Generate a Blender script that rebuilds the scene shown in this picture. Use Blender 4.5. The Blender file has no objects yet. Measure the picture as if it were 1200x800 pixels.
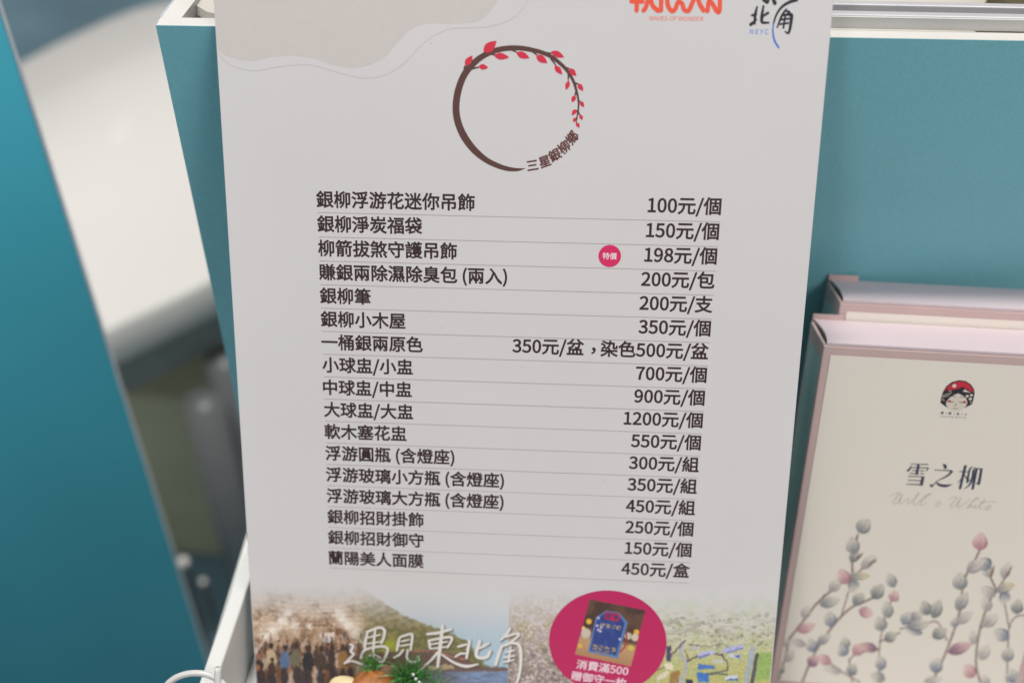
import bpy, bmesh, math, os, random
import numpy as np
from mathutils import Vector, Matrix
random.seed(7); RNG = np.random.default_rng(7)
S = bpy.context.scene
COL = S.collection

# ---------------------------------------------------------------- camera
# Measured pose of the photograph: 36 mm lens, looking down at a counter.
F = 1200.0
def unit(v):
    v = np.array(v, float); return v/np.linalg.norm(v)
_down = unit([-59, 1308, 1200]); _Z = -_down
_us = unit([22050, 628, -1200]); _vs = -unit([-57, 4290, 1200]); _us = unit(_us-_us.dot(_vs)*_vs)
_X = unit(_us-_us.dot(_Z)*_Z); _Y = np.cross(_Z, _X)
R = np.array([_X, _Y, _Z])
EYE = np.array([0, 0, .42])            # camera stands 42 cm above the counter top
cam = bpy.data.cameras.new('camera'); cam.lens = 36; cam.sensor_width = 36
cam.clip_start = .01; cam.clip_end = 60
co = bpy.data.objects.new('camera', cam); COL.objects.link(co)
cx_, cy_, cz_ = R@np.array([1, 0, 0]), R@np.array([0, -1, 0]), R@np.array([0, 0, -1])
co.matrix_world = Matrix(((cx_[0], cy_[0], cz_[0], EYE[0]), (cx_[1], cy_[1], cz_[1], EYE[1]),
                          (cx_[2], cy_[2], cz_[2], EYE[2]), (0, 0, 0, 1)))
cam.dof.use_dof = True; cam.dof.focus_distance = .372; cam.dof.aperture_fstop = 4.6
S.camera = co

# ---------------------------------------------------------------- light
w = bpy.data.worlds.new('World'); S.world = w; w.use_nodes = True
bg = w.node_tree.nodes['Background']; bg.inputs[0].default_value = (.93, .96, 1.0, 1); bg.inputs[1].default_value = .20
def lamp(name, loc, target, size, watts, color, shape='RECTANGLE', sy=None):
    l = bpy.data.lights.new(name, 'AREA'); l.shape = shape; l.size = size
    if sy: l.size_y = sy
    l.energy = watts; l.color = color
    o = bpy.data.objects.new(name, l); COL.objects.link(o); o.location = loc
    d = Vector(target)-Vector(loc); o.rotation_euler = d.to_track_quat('-Z', 'Y').to_euler()
    return o
lamp('ceiling_lamp', (-.28, .76, 2.2), (-.2, .6, .2),   .34, 43, (1, .955, .90), sy=.34)
lamp('front_fill', (1.25, -.70, 1.65), (0, .32, .15), 1.0, 17.2, (1, .93, .895), sy=.9)  # unseen front fill added to light the upright faces
lamp('left_fill', (-.75, -.95, 1.5), (0, .32, .15), .28, 6.5, (.97, .97, .97), sy=.28)  # unseen fill added front left to lift the teal beside the sign
sl = bpy.data.lights.new('added_panel_spot', 'SPOT'); sl.energy = 26; sl.color = (1, .97, .92); sl.spot_size = math.radians(62); sl.spot_blend = 1; sl.shadow_soft_size = .04  # unseen spot added to grade the left panel from bright to dark
so = bpy.data.objects.new('added_panel_spot', sl); COL.objects.link(so); so.location = (-.42, .30, .60)
so.rotation_euler = (Vector((-.345, .42, .17))-so.location).to_track_quat('-Z', 'Y').to_euler()
S.view_settings.view_transform = 'Standard'; S.view_settings.look = 'None'
S.view_settings.exposure = 0; S.view_settings.gamma = 1
S.cycles.use_denoising = True; S.cycles.max_bounces = 8

# ---------------------------------------------------------------- helpers
def W(v): return R@np.array(v, float)
def ray(x, y): return W([(x-600)/F, (y-400)/F, 1.0])
def hit(x, y, o, nn):
    r = ray(x, y); return r*(np.dot(o, nn)/np.dot(r, nn))
def zhit(x, y, z):                      # point of a level surface z below the camera
    r = ray(x, y); return r*(z/r[2])
def project(P):
    c = P@R; return 600+F*c[..., 0]/c[..., 2], 400+F*c[..., 1]/c[..., 2]
class Plane:
    def __init__(s, o, U, V):
        s.o = np.array(o, float); s.U = unit(U); V = np.array(V, float); s.V = unit(V-V.dot(s.U)*s.U); s.N = np.cross(s.U, s.V)
    def uv(s, x, y):
        p = hit(x, y, s.o, s.N)-s.o; return np.array([p@s.U, p@s.V])
    def P(s, u, v, h=0.0): return s.o+s.U*u+s.V*v+s.N*h

def lin(c): 
    c = np.asarray(c, float)/255.0
    return np.where(c <= .04045, c/12.92, ((c+.055)/1.055)**2.4)
INKK = .73/float(lin(196))
def ink(r, g, b):                       # the print colour of paper that photographs as 196 grey where white
    return tuple(np.clip(lin((r, g, b))*INKK, 0.004, .95))

def mat(name, col, rough=.5, metal=0.0, var=.04, scale=60, bump=0.0, bscale=400, spec=.5):
    m = bpy.data.materials.new(name); m.use_nodes = True; nt = m.node_tree; b = nt.nodes['Principled BSDF']
    b.inputs['Roughness'].default_value = rough; b.inputs['Metallic'].default_value = metal
    b.inputs['Specular IOR Level'].default_value = spec
    tc = nt.nodes.new('ShaderNodeTexCoord')
    nz = nt.nodes.new('ShaderNodeTexNoise'); nz.inputs['Scale'].default_value = scale; nz.inputs['Detail'].default_value = 5
    nt.links.new(tc.outputs['Object'], nz.inputs['Vector'])
    rp = nt.nodes.new('ShaderNodeValToRGB')
    c = np.array(col[:3], float)
    rp.color_ramp.elements[0].position = .3; rp.color_ramp.elements[1].position = .7
    rp.color_ramp.elements[0].color = (*np.clip(c*(1-var), 0, 1), 1); rp.color_ramp.elements[1].color = (*np.clip(c*(1+var), 0, 1), 1)
    nt.links.new(nz.outputs['Fac'], rp.inputs['Fac']); nt.links.new(rp.outputs['Color'], b.inputs['Base Color'])
    if bump:
        n2 = nt.nodes.new('ShaderNodeTexNoise'); n2.inputs['Scale'].default_value = bscale; n2.inputs['Detail'].default_value = 3
        nt.links.new(tc.outputs['Object'], n2.inputs['Vector'])
        bp = nt.nodes.new('ShaderNodeBump'); bp.inputs['Strength'].default_value = bump; bp.inputs['Distance'].default_value = .0005
        nt.links.new(n2.outputs['Fac'], bp.inputs['Height']); nt.links.new(bp.outputs['Normal'], b.inputs['Normal'])
    return m
def vcmat(name, rough=.5):
    m = bpy.data.materials.new(name); m.use_nodes = True; nt = m.node_tree; b = nt.nodes['Principled BSDF']
    b.inputs['Roughness'].default_value = rough
    a = nt.nodes.new('ShaderNodeVertexColor'); a.layer_name = 'print'
    nt.links.new(a.outputs['Color'], b.inputs['Base Color']); return m
_inks = {}
def inkmat(r, g, b):
    k = (r, g, b)
    if k not in _inks: _inks[k] = mat('print_ink', ink(r, g, b), .5, var=.015, scale=300)
    return _inks[k]

def thing(name, label, cat, loc, group=None):
    o = bpy.data.objects.new(name, None); o.empty_display_size = .02; COL.objects.link(o)
    o.location = Vector(np.array(loc, float)+EYE); o['label'] = label; o['category'] = cat
    if group: o['group'] = group
    return o
def origin_of(p):
    v = np.zeros(3)
    while p is not None:
        v += np.array(p.location); p = p.parent
    return v
def obj(name, verts, faces, m, parent=None, smooth=False, label=None):
    verts = np.asarray(verts, float).reshape(-1, 3)+EYE
    loc = np.zeros(3)
    if parent is not None:
        verts = verts-origin_of(parent)
    else:
        loc = verts.mean(0); loc[2] = verts[:, 2].min(); verts = verts-loc
    me = bpy.data.meshes.new(name); me.from_pydata(verts.tolist(), [], [list(map(int, f)) for f in faces]); me.update()
    me.materials.append(m)
    if smooth: me.polygons.foreach_set('use_smooth', [True]*len(me.polygons))
    o = bpy.data.objects.new(name, me); COL.objects.link(o); o.location = loc
    if parent is not None: o.parent = parent
    if label: o['label'] = label
    return o
def tag(o, label, cat, group=None):
    o['label'] = label; o['category'] = cat
    if group: o['group'] = group
    return o
class MB:                                # gathers pieces of ONE mesh
    def __init__(s): s.v = []; s.f = []
    def add(s, v, f):
        k = len(s.v); s.v += [tuple(p) for p in v]; s.f += [[i+k for i in q] for q in f]; return s
    def build(s, name, m, parent=None, smooth=False, label=None): return obj(name, s.v, s.f, m, parent, smooth, label)
def boxgeo(o, U, V, N, lo, hi, bev=0.0, seg=2):
    bm = bmesh.new()
    vs = [bm.verts.new((x, y, z)) for x in (lo[0], hi[0]) for y in (lo[1], hi[1]) for z in (lo[2], hi[2])]
    for q in ((0, 1, 3, 2), (4, 6, 7, 5), (0, 4, 5, 1), (2, 3, 7, 6), (0, 2, 6, 4), (1, 5, 7, 3)): bm.faces.new([vs[i] for i in q])
    bmesh.ops.recalc_face_normals(bm, faces=bm.faces)
    if bev: bmesh.ops.bevel(bm, geom=bm.edges[:], offset=bev, segments=seg, affect='EDGES', profile=.5)
    bm.verts.index_update()
    v = [np.array(o)+np.array(U)*p.co.x+np.array(V)*p.co.y+np.array(N)*p.co.z for p in bm.verts]
    f = [[q.index for q in fc.verts] for fc in bm.faces]; bm.free(); return v, f
E3 = (np.array([1., 0, 0]), np.array([0, 1., 0]), np.array([0, 0, 1.]))
def smooth_line(pts, n=10):
    p = np.array(pts, float)
    if len(p) < 3:
        t = np.linspace(0, 1, n+1)[:, None]; return p[0]*(1-t)+p[1]*t
    q = np.vstack([2*p[0]-p[1], p, 2*p[-1]-p[-2]]); out = []
    for i in range(1, len(q)-2):
        for t in np.linspace(0, 1, n, endpoint=False):
            a, b, c, d = q[i-1:i+3]
            out.append(.5*((2*b)+(-a+c)*t+(2*a-5*b+4*c-d)*t*t+(-a+3*b-3*c+d)*t**3))
    out.append(p[-1]); return np.array(out)
_lift = [0]
def ribbon(mb, pl, pts, wd, h=2e-5, n=8, curve=True, cap=True):
    """a printed stroke: pts in plane uv, wd = one width or widths spread along it"""
    p = smooth_line(pts, n) if curve and len(pts) > 2 else (smooth_line(pts, 4) if len(pts) == 2 else np.array(pts, float))
    wd = np.atleast_1d(np.array(wd, float)); ws = np.interp(np.linspace(0, 1, len(p)), np.linspace(0, 1, len(wd)), wd) if len(wd) > 1 else np.full(len(p), wd[0])
    t = np.gradient(p, axis=0); t /= np.linalg.norm(t, axis=1)[:, None]+1e-12; nn = np.stack([-t[:, 1], t[:, 0]], 1)
    _lift[0] = (_lift[0]+1) % 14; hh = h+_lift[0]*1.6e-6
    v = []; f = []
    for i in range(len(p)):
        for s in (-1, 1):
            q = p[i]+nn[i]*s*ws[i]/2; v.append(pl.P(q[0], q[1], hh+i*2e-8))
        if i: f.append([2*i-2, 2*i, 2*i+1, 2*i-1])
    if cap:
        for i, sg in ((0, -1), (len(p)-1, 1)):
            k = len(v); m_ = 6
            for j in range(1, m_):
                a = math.pi*j/m_; q = p[i]+nn[i]*math.cos(a)*ws[i]/2*(1)+t[i]*sg*math.sin(a)*ws[i]/2; v.append(pl.P(q[0], q[1], hh+i*2e-8))
            f.append([2*i+1]+list(range(k, k+m_-1))+[2*i])
    mb.add(v, f)
def poly(mb, pl, pts, h=2e-5, smooth=0):
    p = np.array(pts, float)
    if smooth:
        p = smooth_line(list(p)+[p[0]], smooth)[:-1]
    mb.add([pl.P(a, b, h) for a, b in p], [list(range(len(p)))])
def disc(mb, pl, c, rx, ry=None, h=2e-5, n=28, ang=0):
    ry = ry or rx; ca, sa = math.cos(ang), math.sin(ang)
    poly(mb, pl, [(c[0]+rx*math.cos(t)*ca-ry*math.sin(t)*sa, c[1]+rx*math.cos(t)*sa+ry*math.sin(t)*ca) for t in np.linspace(0, 2*math.pi, n, endpoint=False)], h)
def tube(mb, pts, r, n=10, smooth=8, close=False):
    p = smooth_line(pts, smooth) if len(pts) > 2 else np.array(pts, float)
    rr = np.interp(np.linspace(0, 1, len(p)), np.linspace(0, 1, len(np.atleast_1d(r))), np.atleast_1d(r)) if np.ndim(r) else np.full(len(p), r)
    t = np.gradient(p, axis=0); v = []; f = []
    for i in range(len(p)):
        d = unit(t[i]); a = unit(np.cross(d, [.3, .2, .9])); b = np.cross(d, a)
        for k in range(n):
            an = 2*math.pi*k/n; v.append(p[i]+(a*math.cos(an)+b*math.sin(an))*rr[i])
        if i:
            for k in range(n): f.append([(i-1)*n+k, (i-1)*n+(k+1) % n, i*n+(k+1) % n, i*n+k])
    f.append(list(range(n))[::-1]); f.append([(len(p)-1)*n+k for k in range(n)]); mb.add(v, f)
def ball(mb, c, r, nu=16, nv=10, sc=(1, 1, 1), jit=0):
    v = []; f = []
    for i in range(nv+1):
        th = math.pi*i/nv
        for k in range(nu):
            ph = 2*math.pi*k/nu; q = 1+jit*random.uniform(-1, 1)
            v.append(np.array(c)+r*q*np.array([sc[0]*math.sin(th)*math.cos(ph), sc[1]*math.sin(th)*math.sin(ph), sc[2]*math.cos(th)]))
    for i in range(nv):
        for k in range(nu): f.append([i*nu+k, (i+1)*nu+k, (i+1)*nu+(k+1) % nu, i*nu+(k+1) % nu])
    mb.add(v, f)

# ---- lettering: the CJK face that ships inside Blender (the built-in face falls back to it too)
try:
    CJK = bpy.data.fonts.load(os.path.join(bpy.utils.resource_path('LOCAL'), 'datafiles', 'fonts', 'Noto Sans CJK Regular.woff2'))
except Exception:
    CJK = None
_gc = {}
def glyphs(body, bold=.018, font='cjk', res=3):
    """outline of the lettering as a flat mesh; bold pushes the outline outwards (in em)"""
    key = (body, bold, font)
    if key in _gc: return _gc[key][0].copy(), _gc[key][1]
    c = bpy.data.curves.new('lettering', 'FONT'); c.body = body; c.resolution_u = res
    if font == 'cjk' and CJK: c.font = CJK
    o = bpy.data.objects.new('lettering', c); COL.objects.link(o)
    me = bpy.data.meshes.new_from_object(o.evaluated_get(bpy.context.evaluated_depsgraph_get()))
    bm = bmesh.new(); bm.from_mesh(me); bmesh.ops.remove_doubles(bm, verts=bm.verts, dist=1e-5)
    for fc in bm.faces:
        if fc.normal.z < 0: fc.normal_flip()
    bm.verts.index_update()
    v = np.array([q.co[:2] for q in bm.verts]); f = [[q.index for q in p.verts] for p in bm.faces]
    if bold:
        d = bold*(em() if bold != 0 else 1); nrm = np.zeros_like(v); cnt = np.zeros(len(v))
        acc = [[] for _ in v]
        for e in bm.edges:
            if len(e.link_faces) == 1:
                l = e.link_loops[0]; p, q = l.vert.index, l.link_loop_next.vert.index; t = v[q]-v[p]; L_ = np.hypot(*t)
                if L_ > 1e-9:
                    n_ = np.array([t[1], -t[0]])/L_; acc[p].append(n_); acc[q].append(n_)
        for i, ns in enumerate(acc):
            if ns:
                m_ = np.mean(ns, 0); k = m_@m_; nrm[i] = m_/max(k, .35)
        v = v+nrm*d
    bm.free(); bpy.data.objects.remove(o); bpy.data.curves.remove(c); bpy.data.meshes.remove(me)
    _gc[key] = (v, f); return v.copy(), f
_EM = [None]
def em():
    if _EM[0] is None:
        a, _ = glyphs('口口口口口', 0); b, _ = glyphs('口', 0)
        _EM[0] = ((a[:, 0].max()-a[:, 0].min())-(b[:, 0].max()-b[:, 0].min()))/4
    return _EM[0]
def letter(mb, pl, body, at, size, align='L', rot=0.0, bold=.018, h=2.2e-5, font='cjk', fit=None, sx=1.0):
    """size = em in metres; at = baseline point (uv); fit = (width, height) overrides the size"""
    v, f = glyphs(body, bold, font)
    if fit:
        lo, hi = v.min(0), v.max(0); v = (v-lo)/(hi-lo)*np.array(fit)
    else:
        v = v*size/em()
        v[:, 0] *= sx
    if align == 'R': v[:, 0] -= v[:, 0].max()
    elif align == 'C': v = v-(v.min(0)+v.max(0))/2
    elif align == 'L': v[:, 0] -= v[:, 0].min()
    c, s = math.cos(rot), math.sin(rot)
    mb.add([pl.P(at[0]+a*c-b*s, at[1]+a*s+b*c, h) for a, b in v], f)

# ---- printed pictures: a fine grid of coloured points that lies on the paper
def vnoise(x, y, seed=0):
    g = np.random.default_rng(seed).random((64, 64))
    xi = np.floor(x).astype(int); yi = np.floor(y).astype(int); fx = x-xi; fy = y-yi
    fx = fx*fx*(3-2*fx); fy = fy*fy*(3-2*fy)
    q = lambda i, j: g[(yi+j) % 64, (xi+i) % 64]
    return (q(0, 0)*(1-fx)+q(1, 0)*fx)*(1-fy)+(q(0, 1)*(1-fx)+q(1, 1)*fx)*fy
def fbm(x, y, seed=0, o=3): return sum(vnoise(x*2**k, y*2**k, seed+k)*.5**k for k in range(o))/sum(.5**k for k in range(o))
def picture(name, pl, u0, u1, v0, v1, step, fn, m, parent, h=1.2e-5, mask=None, white=(196, 195, 195)):
    nu = int((u1-u0)/step)+2; nv = int((v1-v0)/step)+2
    uu, vv = np.meshgrid(np.linspace(u0, u1, nu), np.linspace(v0, v1, nv))
    P = pl.o+uu[..., None]*pl.U+vv[..., None]*pl.V+pl.N*h
    X, Y = project(P)
    rgb, keep = fn(X, Y, uu, vv)
    col = np.clip(lin(rgb)*INKK, .003, .95)
    idx = np.arange(nu*nv).reshape(nv, nu)
    q = np.stack([idx[:-1, :-1], idx[:-1, 1:], idx[1:, 1:], idx[1:, :-1]], -1)
    kq = (keep[:-1, :-1] | keep[:-1, 1:] | keep[1:, 1:] | keep[1:, :-1])
    q = q[kq].reshape(-1, 4)
    used = np.unique(q); remap = np.full(nu*nv, -1); remap[used] = np.arange(len(used)); q = remap[q]
    vs = P.reshape(-1, 3)[used]; cs = col.reshape(-1, 3)[used]
    me = bpy.data.meshes.new(name); loc = origin_of(parent)
    vs = vs+EYE-loc
    me.vertices.add(len(vs)); me.vertices.foreach_set('co', vs.ravel())
    me.loops.add(q.size); me.loops.foreach_set('vertex_index', q.ravel().astype(np.int32))
    me.polygons.add(len(q)); me.polygons.foreach_set('loop_start', np.arange(0, q.size, 4, dtype=np.int32))
    me.polygons.foreach_set('loop_total', np.full(len(q), 4, dtype=np.int32))
    me.update(calc_edges=True)
    at = me.color_attributes.new('print', 'FLOAT_COLOR', 'POINT')
    at.data.foreach_set('color', np.hstack([cs, np.ones((len(cs), 1))]).astype(np.float32).ravel())
    me.materials.append(m)
    o = bpy.data.objects.new(name, me); COL.objects.link(o); o.parent = parent; return o
def blend(c, a, k): return c*(1-a[..., None])+np.array(k, float)*a[..., None]
def sst(e0, e1, x):
    t = np.clip((x-e0)/(e1-e0), 0, 1); return t*t*(3-2*t)
def polymask(X, Y, pts, soft=1.0):
    p = np.array(pts, float); ins = np.zeros(X.shape, bool); dist = np.full(X.shape, 1e9)
    for i in range(len(p)):
        a, b = p[i], p[(i+1) % len(p)]
        cr = ((a[1] > Y) != (b[1] > Y)) & (X < (b[0]-a[0])*(Y-a[1])/((b[1]-a[1])+1e-9)+a[0]); ins ^= cr
        d = b-a; t = np.clip(((X-a[0])*d[0]+(Y-a[1])*d[1])/(d@d+1e-9), 0, 1)
        dist = np.minimum(dist, np.hypot(X-a[0]-t*d[0], Y-a[1]-t*d[1]))
    return sst(-soft, soft, np.where(ins, dist, -dist))
def linemask(X, Y, pts, wd, soft=.7):
    d0 = np.full(X.shape, 1e9); p = np.array(pts, float)
    for a, b in zip(p[:-1], p[1:]):
        d = b-a; t = np.clip(((X-a[0])*d[0]+(Y-a[1])*d[1])/(d@d+1e-9), 0, 1)
        d0 = np.minimum(d0, np.hypot(X-a[0]-t*d[0], Y-a[1]-t*d[1]))
    return 1-sst(wd/2-soft, wd/2+soft, d0)

# ---------------------------------------------------------------- measured planes
sign_s = .3781587
SG = Plane(W([(612-600)/F, 0, 1])*sign_s, W(_us), W(_vs))            # face of the leaning price sign
_p1 = hit(252, 31, SG.o-SG.N*.003, SG.N); RIMZ = _p1[2]
_L1 = zhit(252, 31, RIMZ); _L2 = zhit(1100, 46.2, RIMZ)
TX = unit(_L2-_L1); TB = np.array([-TX[1], TX[0], 0]); UP = np.array([0, 0, 1.])
TL = Plane(_L1, TX, UP)                                               # upright teal front of the display case
_vb = -unit([-100, 2900, 1200]); _ub = unit([22200, 1262, -1200]); _ub = unit(_ub-_ub.dot(_vb)*_vb)
UB, VB = W(_ub), W(_vb); NB = np.cross(UB, VB)
RB = hit(968.7, 325, TL.o, TL.N)+TL.N*.001                            # rear carton: top back left corner, touching the case
BT = .0265
RFP = Plane(RB+NB*BT, UB, VB)
FB = hit(950.6, 373, RFP.o+NB*.0005, NB); BX = Plane(FB+NB*BT, UB, VB)  # front carton face, origin = top left front corner
ZC = -.42                                                             # counter top
ZT = -.398                                                            # tray floor
ZTAB = -.66; ZFL = -1.25

# ---------------------------------------------------------------- setting
M_floor = mat('dark_floor', lin((132, 168, 184)), .6, var=.3, scale=2.2)
fl = obj('floor', [(-6, -3, ZFL), (6, -3, ZFL), (6, 9, ZFL), (-6, 9, ZFL)], [[0, 1, 2, 3]], M_floor); fl['kind'] = 'structure'
M_counter = mat('counter_paint', (.62, .61, .58), .5)
cn = obj('counter', *boxgeo((0, 0, 0), *E3, (-.137, .02, ZFL+.002), (.62, .62, ZC), .002), M_counter)
tag(cn, 'white counter carrying the teal case and the leaning price sign', 'counter')

# ---------------------------------------------------------------- teal display case
M_teal = mat('teal_paper', (.195, .50, .575), .5, var=.045, scale=800, bump=.2, bscale=1600)
M_white = mat('white_board', (.60, .595, .575), .45, var=.02)
M_cream = mat('cream_lining', (.56, .54, .49), .5, var=.03, scale=20)
M_alu = mat('aluminium', (.66, .66, .69), .40, metal=.45, var=.04, scale=40)
M_groove = mat('dull_aluminium', (.17, .17, .165), .45, metal=.3)
case = thing('display_case', 'open teal display case with white rim behind the leaning price sign', 'display case', TL.P(.15, ZC-RIMZ, -.1))
uL = TL.uv(182, 28)[0]; uR = .42; hB = ZC-RIMZ+.0008; TK = .0075
obj('front_panel', *boxgeo(TL.o, TX, UP, -TL.N, (uL, hB, 0), (uR, -.0001, .0002)), M_teal, case)
obj('front_wall', *boxgeo(TL.o, TX, UP, -TL.N, (uL+.0001, hB, .0003), (uR, 0, TK-.001), .0003), M_white, case)
# left wall runs back and outwards as in the photograph
a0 = zhit(180.5, 27.2, RIMZ); a1 = zhit(204, 0, RIMZ); dl = unit(a1-a0); a_in = zhit(208.5, 19.8, RIMZ); b_in = zhit(218, 7.0, RIMZ); dl2 = unit(b_in-a_in)
dl = unit(dl+dl2)
sd = unit(np.cross(dl, UP))
lw = TL.P(uL+.0004, 0, -TK+.0009)
thick = .0072
wl = [lw, lw+sd*thick, lw+sd*thick+dl*.30, lw+dl*.30]
obj('side_wall', [p+UP*z for z in (hB, -.00005) for p in wl], [[0, 3, 2, 1], [4, 5, 6, 7], [0, 1, 5, 4], [1, 2, 6, 5], [2, 3, 7, 6], [3, 0, 4, 7]], M_white, case)
wf = [lw-sd*.0007, lw-sd*.0002, lw-sd*.0002+dl*.30, lw-sd*.0007+dl*.30]
obj('edge_film', [p+UP*z for z in (hB, -.0001) for p in wf], [[0, 3, 2, 1], [4, 5, 6, 7], [0, 1, 5, 4], [1, 2, 6, 5], [2, 3, 7, 6], [3, 0, 4, 7]],
    mat('clear_blue_film', (.46, .52, .66), .3), case)
fz = -.040
obj('inner_floor', [TL.P(uL+.005, fz, -.008), TL.P(uR, fz, -.008), TL.P(uR, fz, -.30), TL.P(uL+.02, fz, -.30)], [[0, 1, 2, 3]], M_cream, case)
obj('back_wall', *boxgeo(TL.o, TX, UP, -TL.N, (uL+.06, hB, .30), (uR, .0, .306)), M_white, case)
rail = thing('sliding_door_rail', 'bright aluminium double track lying along the teal case rim right of the sign', 'rail', TL.P(.15, 0, -.012))
r0, r1 = .075, .41
obj('track_base', *boxgeo(TL.o, TX, UP, -TL.N, (r0, .0003, TK+.0002), (r1, .0022, TK+.0135)), M_groove, rail)
for a_, b_, t_ in ((TK+.0002, TK+.0038, .0052), (TK+.0090, TK+.0124, .0052)):
    obj('track_ridge', *boxgeo(TL.o, TX, UP, -TL.N, (r0, .0021, a_), (r1, t_, b_), .0007, 3), M_alu, rail)
obj('track_face', *boxgeo(TL.o, TX, UP, -TL.N, (r0, .0002, TK-.0006), (r1, .0046, TK+.0002)), mat('satin_aluminium', (.62, .615, .59), .5, metal=.1), rail)
# cream cover and its grey bracket inside the case, by the left corner
cz = RIMZ-.002
q = [zhit(219, 2, cz), zhit(240, 15.5, cz), zhit(254, 18.5, cz), zhit(330, 18, cz), zhit(330, -60, cz), zhit(219, -60, cz)]
cov = thing('cream_cover', 'cream lid with a cut corner lying inside the teal case left of the sign', 'lid', q[2]-UP*.012)
n_ = len(q); cen = np.mean(q, 0)
top = [p+(cen-p)*.06+UP*0 for p in q]; mid = [p-UP*.0028 for p in q]; bot = [p-UP*.0046 for p in q]
obj('lid', top+mid+bot, [list(range(n_))]+[[i, i+n_, (i+1) % n_+n_, (i+1) % n_] for i in range(n_)]+[[i+n_, i+2*n_, (i+1) % n_+2*n_, (i+1) % n_+n_] for i in range(n_)]+[list(range(3*n_-1, 2*n_-1, -1))], M_cream, cov)
g_ = MB(); ln_ = [p-UP*.0047+(cen-p)*.01 for p in q]+[p-UP*.0057+(cen-p)*.01 for p in q]
g_.add(ln_, [[i, (i+1) % n_, (i+1) % n_+n_, i+n_] for i in range(n_)]); g_.build('gap_shade_strip', mat('gap_shade', (.05, .048, .04), .6), cov)  # dark strip painted as the shaded gap under the lid
bq = zhit(232, 14, RIMZ-.011)
obj('bracket', *boxgeo(bq, TX, TB, UP, (-.0014, .0, -.026), (.0014, .004, .0045), .0003), mat('grey_bracket', (.22, .22, .21), .4, metal=.4), cov)
# paper bag corner seen deep inside on the far right
olv = thing('olive_cloth', 'olive brown folded cloth inside the case at the upper right corner', 'cloth', zhit(1200, -10, RIMZ-.02))
pts = [zhit(1158, -6, RIMZ-.02), zhit(1182, 3, RIMZ-.02), zhit(1215, 10, RIMZ-.02), zhit(1300, 0, RIMZ-.02), zhit(1260, -60, RIMZ-.02)]
obj('fold', pts+[p+UP*.006+(np.mean(pts, 0)-p)*.1 for p in pts]+[p-UP*.018 for p in pts],
    [list(range(5, 10))]+[[i, (i+1) % 5, (i+1) % 5+5, i+5] for i in range(5)]+[[i+10, (i+1) % 5+10, (i+1) % 5, i] for i in range(5)], mat('olive_fabric', (.16, .135, .08), .8, var=.2, scale=90), olv)

# ---------------------------------------------------------------- left teal panel, nearer its own stand
pl_p = ray(121, 395)*.60
LP = Plane(pl_p, TX, UP)
tp = thing('teal_panel', 'tall blurred teal panel with white core edge standing at far left', 'panel', LP.P(-.3, ZFL-pl_p[2], -.02))
M_teal2 = mat('teal_gloss', (.036, .265, .345), .5, var=.06, scale=7)
ztop = .16-pl_p[2]  # top carried up out of view to keep the spot off the table
obj('face_sheet', *boxgeo(LP.o, TX, UP, -LP.N, (-.75, ZFL+.002-pl_p[2], 0), (0, ztop, .0008)), M_teal2, tp)
obj('core', *boxgeo(LP.o, TX, UP, -LP.N, (-.75, ZFL+.002-pl_p[2], .0013), (.0002, ztop-.0002, .0044)), mat('foam_core', (.84, .84, .83), .5), tp)

# ---------------------------------------------------------------- white table beyond
M_tabletop = mat('white_gloss', (.90, .89, .86), .17, var=.02, scale=4, spec=.3)
tb = thing('white_table', 'glossy white rounded table far behind the teal panels at the left', 'table', zhit(180, 200, ZTAB)+np.array([0, 0, ZFL-ZTAB]))
edge_px = [(-60, 124), (-20, 96), (25, 71), (65, 50), (97, 35), (130, 20), (162, 8), (195, 1), (240, -6), (300, -10), (390, -12)]
out = [zhit(x, y, ZTAB)[:2] for x, y in edge_px]
near_px = [(390, 262), (320, 295), (250, 329), (215, 347), (185, 361), (150, 377), (122, 391), (80, 412), (-60, 480)]
out += [zhit(x, y, ZTAB)[:2] for x, y in near_px]
out = np.array(out); n_ = len(out); cen = out.mean(0)
rings = [(1-.045*(1-math.cos(a))*(a > 1.6)*.8-.02*(1-math.sin(min(a, 1.57))), -.034*(1-math.cos(a))) for a in np.linspace(0, 2.5, 9)]
v = []; f = [list(range(n_))[::-1]]
for k, (s_, z_) in enumerate(rings): v += [(*(cen+(p-cen)*s_), ZTAB+z_) for p in out]
for k in range(8):
    for i in range(n_): f.append([k*n_+i, k*n_+(i+1) % n_, (k+1)*n_+(i+1) % n_, (k+1)*n_+i])
f.append([8*n_+i for i in range(n_)])
obj('tabletop', v, f, M_tabletop, tb, True)
apr = np.array([cen+(p-cen)*.94 for p in out]); v = [(*p, ZTAB-.060) for p in apr]+[(*p, ZTAB-.10) for p in apr]
obj('apron', v, [[i, (i+1) % n_, (i+1) % n_+n_, i+n_] for i in range(n_)], mat('grey_green_apron', (.24, .29, .28), .5, var=.1), tb)  # grey-green puts the shade under the tabletop into the apron colour
M_leg = mat('grey_leg', (.20, .21, .22), .4, metal=.2)
for (x, y) in ((262, 420), (238, 470), (60, 520), (330, -10)):
    b_ = zhit(x, y, ZTAB-.10); g_ = MB(); tube(g_, [b_, b_+np.array([0, 0, ZFL-(ZTAB-.10)])], .020, 12); g_.build('leg', M_leg, tb, True)
dk = thing('dark_cabinet', 'dark green grey cabinet below the white table', 'cabinet', (-.35, 1.12, ZFL))
obj('body', *boxgeo((0, 0, 0), *E3, (-1.0, 1.0, ZFL+.004), (.25, 1.35, ZTAB-.13), .01), mat('dark_cabinet_paint', (.10, .14, .14), .5, var=.3, scale=5), dk)
obj('plinth', *boxgeo((0, 0, 0), *E3, (-1.0, .985, ZFL+.004), (.25, .998, ZFL+.12), .003), mat('black_plinth', (.03, .03, .032), .5), dk)
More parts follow.
